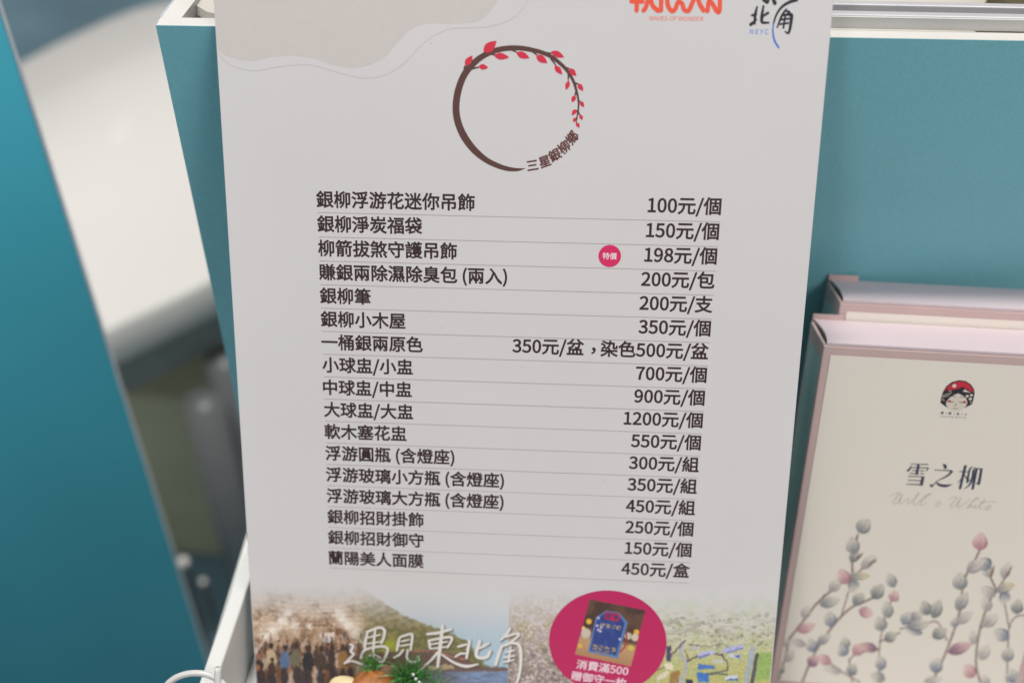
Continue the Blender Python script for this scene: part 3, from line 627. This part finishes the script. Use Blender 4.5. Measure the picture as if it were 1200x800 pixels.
# ---------------------------------------------------------------- two pink cartons
M_pink = mat('pink_card', (.60, .445, .43), .5, var=.03, scale=40, bump=.05)
M_flap = mat('pale_pink_card', (.62, .52, .555), .45, var=.02, scale=30)
M_label = mat('cream_card', (.84, .79, .705), .5, var=.012, scale=22)
M_slot = mat('slit_shade', (.035, .022, .018), .9)
M_side = mat('pale_teal_card', (.40, .56, .54), .5, var=.15, scale=30)
BW, BH, CM = .1085, .1672, .0030
def carton(pl, name, label):
    base = pl.P(BW/2, -BH, -BT/2)
    t = thing(name, label, 'box', base, 'pink and cream cartons on the right')
    g = MB(); g.add(*boxgeo(pl.o, pl.U, pl.V, pl.N, (0, -BH, -BT), (BW, -.0012, -.0002), .0004, 2)); g.build('carton_body', M_pink, t)
    # top flap: tucked lid with a curved slit at its left end
    n = 10; arc = [(.0010+.0014*math.sin(math.pi*k/n)**.8, -.0004-(BT-.0008)*k/n) for k in range(n+1)]
    arc = arc[::-1]
    top = [pl.P(a, 0, b) for a, b in arc]+[pl.P(BW, 0, -.0004), pl.P(BW, 0, -BT+.0004)]
    m_ = len(top); low = [p-pl.V*.0010 for p in top]
    obj('top_flap', top+low, [list(range(m_))[::-1]]+[[i, (i+1) % m_, (i+1) % m_+m_, i+m_] for i in range(m_)], M_flap, t)
    obj('slit', [pl.P(.0011, -.00112, -.001), pl.P(.006, -.00112, -.001), pl.P(.006, -.00112, -BT+.001), pl.P(.0011, -.00112, -BT+.001)], [[0, 1, 2, 3]], M_slot, t)  # dark sheet painted as the shade inside the slit
    obj('tuck_tab', *boxgeo(pl.o, pl.U, pl.V, pl.N, (.0005, -.001, -BT+.0001), (.013, .0022, -BT+.0006)), M_pink, t)
    obj('cream_label', [pl.P(CM, -.0048, 3e-5), pl.P(CM, -BH+.0040, 3e-5), pl.P(BW-CM, -BH+.0040, 3e-5), pl.P(BW-CM, -.0048, 3e-5)], [[0, 1, 2, 3]], M_label, t)
    obj('side_label', [pl.P(-3e-5, -.0075, -.0028), pl.P(-3e-5, -.0075, -BT+.0028), pl.P(-3e-5, -BH+.003, -BT+.0028), pl.P(-3e-5, -BH+.003, -.0028)], [[0, 1, 2, 3]], M_side, t)
    return t
carton(RFP, 'gift_carton', 'rear pink carton with only its cream top edge showing against the teal case')
fc = carton(BX, 'gift_carton', 'front pink framed cream carton printed with willow sprigs')
bp = lambda pts, k, ox, oy: [BX.uv(ox+x/k, oy+y/k) for x, y in pts]
bpx = .000345
HB = 6e-5
# beauty emblem
z7 = lambda pts: bp(pts, 11.4286, 1080, 430)
LKK = INKK
g_ = MB(); poly(g_, BX, z7([(250, 475), (262, 400), (285, 330), (330, 255), (400, 200), (500, 173), (590, 185), (660, 230), (700, 290), (710, 345), (697, 420), (676, 495), (610, 528), (545, 556), (450, 480), (350, 548), (290, 505)]), HB)
em_ = g_.build('brand_emblem', inkmat(38, 34, 42), fc)
g_ = MB(); poly(g_, BX, z7([(306, 320), (345, 262), (420, 212), (500, 190), (580, 198), (640, 236), (680, 288), (694, 342), (620, 300), (550, 260), (500, 284), (420, 302), (385, 312), (350, 293)]), HB+1e-5)
for x, y in ((368, 455), (576, 466)): disc(g_, BX, z7([(x, y)])[0], 24*bpx/11.43, 15*bpx/11.43, HB+2.4e-5, ang=-.4 if x > 400 else .4)
g_.build('red_shape', inkmat(178, 38, 56), em_)
g_ = MB(); poly(g_, BX, z7([(490, 350), (430, 374), (372, 410), (335, 455), (325, 495), (352, 556), (400, 580), (500, 582), (548, 560), (596, 520), (612, 470), (596, 420), (560, 385)]), HB+1.6e-5)
disc(g_, BX, z7([(437, 250)])[0], 26*bpx/11.43, h=HB+1.6e-5)
poly(g_, BX, z7([(548, 326), (580, 294), (600, 312), (665, 342)]), HB+1.6e-5)
for x, y, r in ((610, 388, 19), (666, 375, 18), (652, 425, 20), (660, 470, 10)): disc(g_, BX, z7([(x, y)])[0], r*bpx/11.43, h=HB+1.6e-5)
for p_ in ([(275, 385), (330, 362), (400, 345)], [(270, 405), (320, 392), (370, 372)], [(262, 440), (290, 432), (300, 450)], [(360, 318), (395, 322)]): ribbon(g_, BX, z7(p_), 7*bpx/11.43, HB+1.6e-5)
g_.build('cream_shape', inkmat(196, 188, 175), em_)
g_ = MB()
for p_, w_ in (([(385, 392), (420, 388), (455, 402)], 7), ([(512, 404), (540, 398), (568, 402)], 7), ([(366, 452), (395, 466), (430, 460)], 9), ([(508, 462), (540, 474), (580, 464)], 9), ([(464, 480), (458, 500), (446, 515), (456, 524)], 6), ([(425, 550), (452, 556), (480, 551)], 6)): ribbon(g_, BX, z7(p_), w_*bpx/11.43, HB+3.4e-5)
for ch, x in (('蘭', 275), ('|', 333), ('陽', 380), ('|', 437), ('美', 486), ('|', 540), ('人', 592)): letter(g_, BX, ch, z7([(x, 612+(x-275)*.06)])[0], .0012, 'C', rot=-.06, h=HB)
a_, b_ = z7([(243, 668)])[0], z7([(596, 690)])[0]
letter(g_, BX, 'Lanyang Beauty', a_, 1, rot=math.atan2(b_[1]-a_[1], b_[0]-a_[0])*.3, fit=(b_[0]-a_[0], .0007), h=HB, bold=.0)
g_.build('emblem_detail', inkmat(52, 46, 52), em_)
# title in a serif hand
z8b = lambda pts: bp(pts, 8.5714, 1040, 530)
kt = bpx/8.5714
g_ = MB()
for p_, w_ in (([(230, 114), (410, 118)], [7, 7, 9]), ([(238, 132), (222, 165), (198, 186)], [8, 16, 20]), ([(232, 148), (408, 153)], 8), ([(410, 150), (400, 170), (380, 186)], [14, 10, 4]), ([(312, 116), (293, 222)], [20, 24]), ([(250, 178), (286, 180)], 8), ([(328, 181), (368, 183)], 8), ([(222, 208), (278, 210)], 8), ([(326, 210), (370, 213)], 8), ([(208, 237), (362, 242)], 8), ([(205, 276), (350, 281)], 8), ([(190, 316), (342, 321)], [8, 10]), ([(358, 240), (337, 330)], [24, 26]),
               ([(556, 112), (575, 130), (584, 160)], [4, 26, 24]), ([(472, 174), (640, 180)], [7, 8, 12]), ([(652, 182), (600, 232), (490, 288)], [20, 16, 5]), ([(432, 318), (446, 338), (488, 292)], [16, 14, 6]), ([(484, 290), (520, 322), (585, 333), (652, 318)], [6, 22, 26, 4]),
               ([(722, 188), (802, 194)], [7, 9]), ([(784, 126), (726, 366)], [22, 20]), ([(772, 205), (742, 262), (700, 305)], [12, 9, 3]), ([(772, 222), (798, 262)], [5, 14]), ([(856, 142), (824, 172), (800, 300)], [8, 16, 18]), ([(872, 150), (880, 162)], [16, 12]), ([(866, 168), (838, 300), (770, 366)], [18, 17, 4]), ([(796, 304), (842, 262)], [12, 4]), ([(892, 158), (952, 162)], 8), ([(896, 158), (853, 370)], [20, 20]), ([(944, 160), (916, 318)], [20, 22]), ([(918, 322), (886, 298)], [14, 4])):
    ribbon(g_, BX, z8b(p_), np.atleast_1d(w_)*kt*1.28, HB, cap=False)
g_.build('title', inkmat(50, 56, 76), fc)
g_ = MB()
for p_ in ([(28, 440), (55, 418), (100, 408), (128, 408), (70, 470), (58, 512), (100, 498), (152, 418), (124, 480), (130, 514), (170, 490), (212, 455)], [(215, 455), (200, 500), (216, 514), (246, 486), (312, 420), (302, 410), (262, 490), (274, 526), (318, 490), (400, 420), (442, 412), (400, 430), (340, 490), (336, 526), (366, 520), (396, 498)],
           [(512, 486), (490, 510), (494, 538), (520, 532), (532, 502), (512, 486)], [(608, 466), (650, 450), (700, 452), (645, 510), (640, 548), (690, 522), (738, 450), (706, 520), (714, 552), (770, 510), (830, 470)],
           [(800, 552), (860, 490), (912, 456), (880, 462), (830, 520), (800, 560), (842, 522), (846, 552), (880, 532)], [(892, 516), (872, 550), (896, 546), (930, 520), (982, 468), (925, 545), (944, 562), (985, 548)], [(912, 492), (1000, 496), (1096, 490)], [(985, 556), (1022, 546), (1036, 530), (1004, 540), (986, 565), (1010, 574), (1046, 556)]):
    ribbon(g_, BX, z8b(p_), np.array([5, 9, 6, 9, 5])*kt*.9, HB)
g_.build('script_line', inkmat(172, 162, 150), fc)
# watercolour willow
LV = [(450, 62, 75, 62, 50, 'g'), (405, 205, 60, 42, 60, 'd'), (398, 155, 78, 60, 95, 'g'), (430, 205, 42, 13, 45, 'b'), (470, 232, 85, 42, 45, 'w'), (488, 232, 60, 9, 40, 'b'), (315, 342, 70, 45, 45, 'w'), (355, 300, 74, 56, 120, 'p'), (400, 345, 60, 48, 260, 'g'), (430, 298, 88, 36, 0, 'y'), (290, 420, 92, 46, 15, 'g'), (178, 465, 62, 42, 60, 'w'), (292, 500, 72, 54, 100, 'u'), (425, 405, 66, 50, 50, 'd'), (515, 370, 78, 56, 55, 'd'), (460, 468, 66, 48, 345, 'p'), (578, 318, 66, 46, 110, 'g'), (592, 392, 50, 45, 60, 'p'), (560, 455, 76, 50, 100, 'g'), (527, 520, 66, 54, 110, 'g'), (575, 582, 62, 46, 30, 'd'), (180, 540, 86, 42, 20, 'p'), (140, 612, 76, 34, 165, 'w'), (205, 622, 62, 50, 110, 'u'), (262, 592, 72, 40, 40, 'g'), (262, 690, 72, 44, 150, 'p'), (212, 695, 56, 48, 45, 'q'), (305, 740, 82, 34, 170, 'w'), (362, 610, 52, 44, 95, 'g'), (350, 645, 56, 50, 120, 'u'), (425, 640, 66, 50, 45, 'p'), (470, 632, 84, 42, 165, 'q'), (395, 735, 56, 46, 60, 'd'), (528, 705, 66, 48, 95, 'u'), (515, 772, 66, 48, 165, 'g'), (100, 672, 62, 40, 50, 'w'), (62, 735, 36, 30, 90, 'd'), (82, 608, 42, 40, 60, 'w')]
RVv = [(395, 135, 78, 64, 85, 'p'), (428, 275, 58, 44, 120, 'w'), (415, 240, 64, 60, 140, 'u'), (375, 248, 98, 54, 35, 'w'), (452, 275, 60, 12, 75, 'b'), (300, 322, 76, 64, 90, 'g'), (310, 415, 92, 52, 60, 'g'), (275, 515, 42, 36, 90, 'g'), (322, 492, 86, 44, 35, 'w'), (138, 447, 66, 52, 110, 'd'), (190, 452, 86, 52, 70, 'd'), (98, 485, 58, 46, 30, 'g'), (50, 495, 66, 50, 60, 'u'), (85, 558, 76, 30, 170, 'u'), (105, 527, 106, 48, 10, 'g'), (205, 565, 72, 52, 30, 'd'), (300, 635, 112, 50, 20, 'q'), (362, 585, 62, 36, 95, 'w'), (190, 715, 68, 56, 70, 'u'), (175, 785, 82, 34, 10, 'w'), (345, 742, 66, 56, 120, 'p'), (415, 655, 76, 48, 60, 'w'), (445, 505, 82, 50, 40, 'w'), (425, 430, 66, 46, 110, 'w'), (432, 372, 72, 50, 150, 'w'), (510, 400, 62, 48, 260, 'u'), (512, 352, 86, 44, 20, 'y'), (515, 270, 76, 42, 70, 'w'), (528, 280, 72, 9, 60, 'b'), (568, 440, 66, 52, 80, 'd'), (495, 572, 76, 56, 150, 'u'), (525, 665, 64, 52, 70, 'g'), (545, 765, 66, 56, 90, 'u'), (418, 785, 46, 40, 100, 'w')]
STL = [[(45, 795), (65, 735), (90, 640), (95, 600), (180, 490), (235, 420), (330, 340), (390, 300), (395, 235), (400, 200), (420, 105)], [(385, 320), (440, 265), (505, 228)], [(160, 795), (195, 710), (230, 640), (290, 550), (345, 485), (400, 440), (470, 410), (530, 375)], [(345, 480), (378, 370)], [(430, 795), (345, 745), (290, 705)], [(395, 795), (380, 690)], [(520, 795), (522, 640), (548, 490), (575, 420), (590, 370)], [(525, 605), (620, 562)], [(380, 690), (420, 660), (520, 640)], [(235, 425), (265, 385)]]
STR = [[(170, 795), (240, 640), (300, 460), (310, 370), (330, 290), (375, 215), (395, 170)], [(240, 600), (195, 515), (140, 520), (20, 545)], [(395, 795), (375, 700), (395, 540), (450, 390), (470, 370), (440, 300), (410, 260)], [(470, 370), (540, 260)], [(520, 795), (525, 640), (530, 540), (560, 490), (610, 480)], [(530, 540), (510, 430)], [(400, 540), (440, 510)]]
PAL = {'g': ((200, 194, 182), (106, 110, 118)), 'd': ((192, 187, 175), (88, 94, 102)), 'u': ((200, 195, 186), (92, 102, 122)), 'w': ((204, 197, 188), (136, 130, 134)), 'p': ((212, 184, 178), (156, 106, 120)), 'q': ((204, 172, 168), (100, 68, 94)), 'y': ((204, 194, 166), (120, 122, 128)), 'b': ((158, 132, 98), (92, 72, 62))}
CREAM = np.array([208., 202, 191])
def willow(X, Y, uu, vv):
    c = np.zeros(X.shape+(3,))+CREAM; A = np.zeros(X.shape)
    jit = fbm(X*.9, Y*.9, 11); fine = vnoise(X*2.2, Y*2.2, 15)
    for ST, ox in ((STL, 900), (STR, 1050)):
        for k, s in enumerate(ST):
            q = smooth_line([(ox+a/4, 600+b/4) for a, b in s], 6); w_ = 2.3 if len(s) > 5 else 1.5
            m_ = linemask(X+(jit-.5)*1.6, Y, q, w_, .8)*.95
            c = blend(c, m_*(.7+.3*fine), (106, 84, 80)); A = np.maximum(A, m_)
    for LS, ox in ((LV, 900), (RVv, 1050)):
        for x, y, L_, w_, an, ty in LS:
            px_, py_ = ox+x/4, 600+y/4; L_, w_ = L_/8*1.10, w_/8*1.02; a = math.radians(an); dx, dy_ = math.cos(a), -math.sin(a)
            sel = (np.abs(X-px_) < L_+4) & (np.abs(Y-py_) < L_+4)
            if not sel.any(): continue
            x_, y_ = X[sel]-px_, Y[sel]-py_; t = (x_*dx+y_*dy_)/L_; s = (-x_*dy_+y_*dx)/w_
            pr = (np.clip(1-t*t, 0, 1)**.74*(1-.30*t) if w_/L_ > .72 else np.clip(1-t*t, 0, 1)**.85*(1-.2*t))*1.04
            d = np.abs(s)/(pr+1e-3); jj = jit[sel]
            m_ = (1-sst(.90, 1.10, d+(jj-.5)*.22))*(np.abs(t) < 1)
            tip, base = np.array(PAL[ty][0], float), np.array(PAL[ty][1], float)
            k = np.clip(sst(.7, -.95, t)*.76+.36*sst(.45, 1, d)*(s > 0)+.2*(jj-.5)*2+.12*(s+.2), 0, 1)[:, None]
            cc = tip*(1-k)+base*k
            vein = np.exp(-((s/(pr+.01)-.1*np.sin(t*7))*7)**2)*.26+np.exp(-((s/(pr+.01)+.45)*8)**2)*.18
            cc = cc*(1-vein[:, None])+base*.8*vein[:, None]
            cc = cc-(sst(.78, 1, d)*(22+20*fine[sel]))[:, None]
            if ty == 'y': kk = sst(.4, .9, t)[:, None]*.55; cc = cc*(1-kk)+np.array([180, 156, 96.])*kk
            al = (m_*(.93 if ty != 'w' else .84))[:, None]
            c[sel] = c[sel]*(1-al)+cc*al; A[sel] = np.maximum(A[sel], m_)
    return np.clip(c, 0, 255), A > .02
u1 = BX.uv(1205, 700)[0]
picture('willow_print', BX, CM+.0002, BW-CM-.0002, -BH+.0042, BX.uv(1000, 596)[1], bpx*.5, willow, vcmat('watercolour_print', .5), fc, HB)

# ---------------------------------------------------------------- small ornament at the foot of the sign
OP = Plane(SG.P(0, 0, .014), SG.U, SG.V)
o1 = OP.P(*OP.uv(437, 806))
orn = thing('ornament', 'small ornament with orange brown dome and green grass tufts below the sign', 'ornament', np.array([o1[0], o1[1], ZT]))
M_dome = mat('orange_brown_glaze', (.36, .13, .035), .45, var=.55, scale=230, bump=.5, bscale=900)
g_ = MB(); ball(g_, o1-SG.V*.0025, .0098, 28, 18, (1.1, 1, .82), .008); g_.build('dome', M_dome, orn, True)
g_ = MB(); tube(g_, [o1-SG.V*.006, np.array([o1[0], o1[1], ZT+.0003])], .008, 20); g_.build('body', mat('tan_clay', (.35, .22, .12), .7, var=.3, scale=200), orn, True)
p_ = OP.P(*OP.uv(404, 801)); g_ = MB(); ball(g_, p_, .0042, 16, 10, (1.5, .8, .6), .02); g_.build('cream_piece', mat('cream_glaze', (.70, .58, .34), .5, var=.15, scale=200), orn, True)
p_ = OP.P(*OP.uv(448, 801))-SG.N*.006; g_ = MB(); ball(g_, p_, .0044, 16, 10, (1, 1, .8), .04); g_.build('brown_lump', mat('brown_clay', (.20, .11, .07), .7, var=.3, scale=300), orn, True)
M_grass = mat('green_plastic_grass', (.085, .27, .065), .45, var=.6, scale=350)
def tuft(x, y, r, n, dn):
    c = OP.P(*OP.uv(x, y))-SG.N*dn; g = MB()
    for k in range(n):
        d = unit(SG.U*random.gauss(0, .75)+SG.V*abs(random.gauss(.55, .55))+SG.N*random.gauss(.15, .5)); L_ = r*random.uniform(.55, 1.1)
        s_ = unit(np.cross(d, [random.random(), random.random(), .3]))*random.uniform(.00018, .00036); b_ = c+np.array([random.gauss(0, .18), random.gauss(0, .18), random.gauss(0, .10)])*r
        e_ = b_+d*L_+SG.V*(-.1*r*random.random()); m_ = b_+d*L_*.55
        g.add([b_-s_, b_+s_, m_+s_*.9, m_-s_*.9, e_], [[0, 1, 2, 3], [3, 2, 4]])
    g.build('grass_tuft', M_grass, orn)
tuft(478, 801, .0125, 300, .002); tuft(430, 791, .0075, 80, .006); tuft(503, 808, .010, 60, .001)
g_ = MB()
for x, y in ((486, 783), (489, 788), (493, 792), (495, 797)): ball(g_, OP.P(*OP.uv(x, y))+SG.N*.004, .0007, 8, 6)
g_.build('white_bead', M_tray, orn, True)

# ---------------------------------------------------------------- ceiling spots that mirror in the glossy table
for (x, y) in ((131, 135), (130, 87)):
    r = ray(x, y); h_ = zhit(x, y, ZTAB); rf = np.array([r[0], r[1], -r[2]]); P_ = h_+rf/abs(rf[2])*1.9+EYE
    lamp('ceiling_spot', tuple(P_), tuple(h_+EYE), .035, .22, (1, .96, .9), 'DISK')
